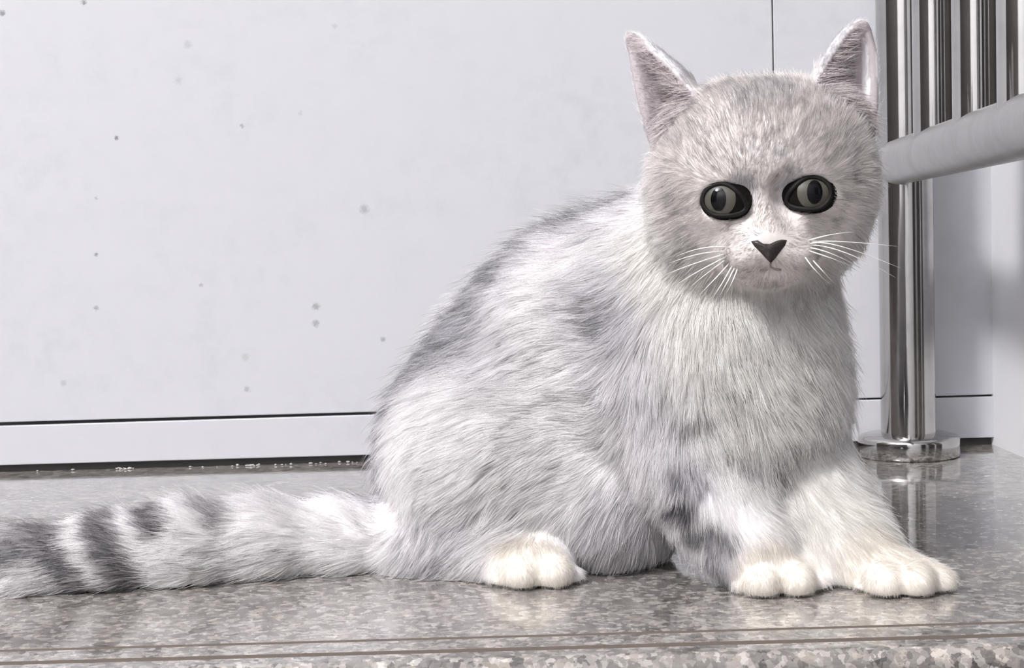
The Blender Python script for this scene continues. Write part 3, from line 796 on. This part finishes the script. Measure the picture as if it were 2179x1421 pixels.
raise_ = fld[:, 4] * np.where(guard, 1.3, 1)
# ears: wisps reach from the inner rim across the opening
def noise3(P, f_, seed):
    g = np.random.default_rng(seed); o = np.zeros((len(P), 3))
    for k in range(6):
        d_ = g.normal(size=(3, 3)) * f_; ph = g.random(3) * 6.28
        o += np.sin(P @ d_.T + ph)
    return o / 3.5
flow = flow + .30 * noise3(root, 90, 1) + .20 * noise3(root, 320, 2)
flow = flow - nrm * (flow * nrm).sum(1)[:, None]; flow /= np.linalg.norm(flow, axis=1)[:, None] + 1e-6
eL = np.linalg.norm(root - at(1410, 190, hd(0)), axis=1) < .03
er_dir = np.where(eL[:, None], RIGHT * -1.0 - UP * .15, RIGHT * 1.0 + UP * .05)
flow = np.where(ew[:, None] > .5, er_dir - nrm * (er_dir * nrm).sum(1)[:, None], flow)
length = np.where(ew > .5, np.minimum(rng.uniform(.004, .013, N_H), eroom * .75 + .001), length)
K = 5
ts = np.linspace(0, 1, K)
pts = np.zeros((N_H, K, 3)); pts[:, 0] = root - nrm * 0.0004
jit = rng.normal(size=(N_H, 3)) * .13
for k in range(1, K):
    q = ts[k]
    up_ = raise_ * (1.35 - 1.0 * q)
    d_ = flow + nrm * up_[:, None] + jit
    d_ /= np.linalg.norm(d_, axis=1)[:, None]
    pts[:, k] = pts[:, k - 1] + d_ * (length / (K - 1))[:, None]
# clumps
nc = 15000
ci = rng.choice(N_H, nc, replace=False)
kd = KDTree(nc)
for i, j in enumerate(ci): kd.insert(root[j], i)
kd.balance()
own = np.fromiter((kd.find(p)[1] for p in root), int, N_H)
cj = ci[own]
same = (nrm * nrm[cj]).sum(1) > .3
cl = np.where(same & (ew < .5), rng.uniform(.25, .65, N_H), 0) * np.clip((length - .004) / .006, .15, 1) * np.where(guard, .3, 1)
delta = pts[cj] - root[cj][:, None]
lenr = (length / length[cj])[:, None, None]
target_ = root[cj][:, None] + delta * lenr
for k in range(1, K):
    w = (cl * ts[k] ** 1.2)[:, None]
    pts[:, k] = pts[:, k] * (1 - w) + target_[:, k] * w
pts[:, :, 2] = np.maximum(pts[:, :, 2], 0.0006)
rad = np.zeros((N_H, K)); rad[:] = (0.000105 * (1 - .82 * ts ** 1.3))[None]
rad *= np.clip(length / .010, .5, 1.05)[:, None]
# colour: pale root, silver-grey tip where the coat is ticked
col = coat(root)
col = np.where(ew[:, None] > .5, np.where(rng.random((N_H, 1)) < .3, lin(140, 131, 136), lin(236, 229, 230)), col)
lum = col.mean(1)
tick = np.clip((SILVER.mean() - lum) / .25, 0, 1)
dk = ((.55 * rng.random(nc)[own] + .45 * rng.random(N_H)) < (.17 + .42 * tick)) & (ew < .5) & (lum < WHITE.mean() - .1)
clump_shade = 1 + (rng.normal(0, .09, nc)[own]) * np.clip((length - .004) / .006, .1, 1)
col = col * (clump_shade * rng.normal(1, .09, N_H))[:, None]
tip = np.where(dk[:, None], col * .36 + lin(96, 98, 112) * .25, col)
col = np.clip(col, 0, .97); tip = np.clip(tip, 0, .97)
hc = bpy.data.hair_curves.new('fur')
hc.add_curves([K] * N_H)
hc.attributes['position'].data.foreach_set('vector', pts.astype(np.float32).ravel())
ra = hc.attributes.get('radius') or hc.attributes.new('radius', 'FLOAT', 'POINT'); ra.data.foreach_set('value', rad.astype(np.float32).ravel())
ones = np.ones((N_H, 1))
a1 = hc.attributes.new('coat_root', 'FLOAT_COLOR', 'CURVE'); a1.data.foreach_set('color', np.concatenate([col, ones], 1).astype(np.float32).ravel())
a2 = hc.attributes.new('coat_tip', 'FLOAT_COLOR', 'CURVE'); a2.data.foreach_set('color', np.concatenate([tip, ones], 1).astype(np.float32).ravel())
mf = bpy.data.materials.new('fur'); mf.use_nodes = True; nt = mf.node_tree; nt.nodes.clear()
o_ = nt.nodes.new('ShaderNodeOutputMaterial'); mx = nt.nodes.new('ShaderNodeMixShader'); df = nt.nodes.new('ShaderNodeBsdfDiffuse'); tr = nt.nodes.new('ShaderNodeBsdfTranslucent')
hi_ = nt.nodes.new('ShaderNodeHairInfo'); A1 = nt.nodes.new('ShaderNodeAttribute'); A1.attribute_name = 'coat_root'; A2 = nt.nodes.new('ShaderNodeAttribute'); A2.attribute_name = 'coat_tip'
cm = nt.nodes.new('ShaderNodeMix'); cm.data_type = 'RGBA'
rp = nt.nodes.new('ShaderNodeMapRange'); rp.inputs[1].default_value = .35; rp.inputs[2].default_value = .8
nt.links.new(hi_.outputs['Intercept'], rp.inputs[0]); nt.links.new(rp.outputs[0], cm.inputs['Factor']); nt.links.new(A1.outputs['Color'], cm.inputs['A']); nt.links.new(A2.outputs['Color'], cm.inputs['B'])
nt.links.new(cm.outputs['Result'], df.inputs[0]); nt.links.new(cm.outputs['Result'], tr.inputs[0])
mx.inputs[0].default_value = .5; nt.links.new(df.outputs[0], mx.inputs[1]); nt.links.new(tr.outputs[0], mx.inputs[2]); nt.links.new(mx.outputs[0], o_.inputs[0])
hc.materials.append(mf)
fur = bpy.data.objects.new('fur', hc); C.objects.link(fur); fur.parent = kit
tag(fur, 'short dense silver white fur', kind='stuff')
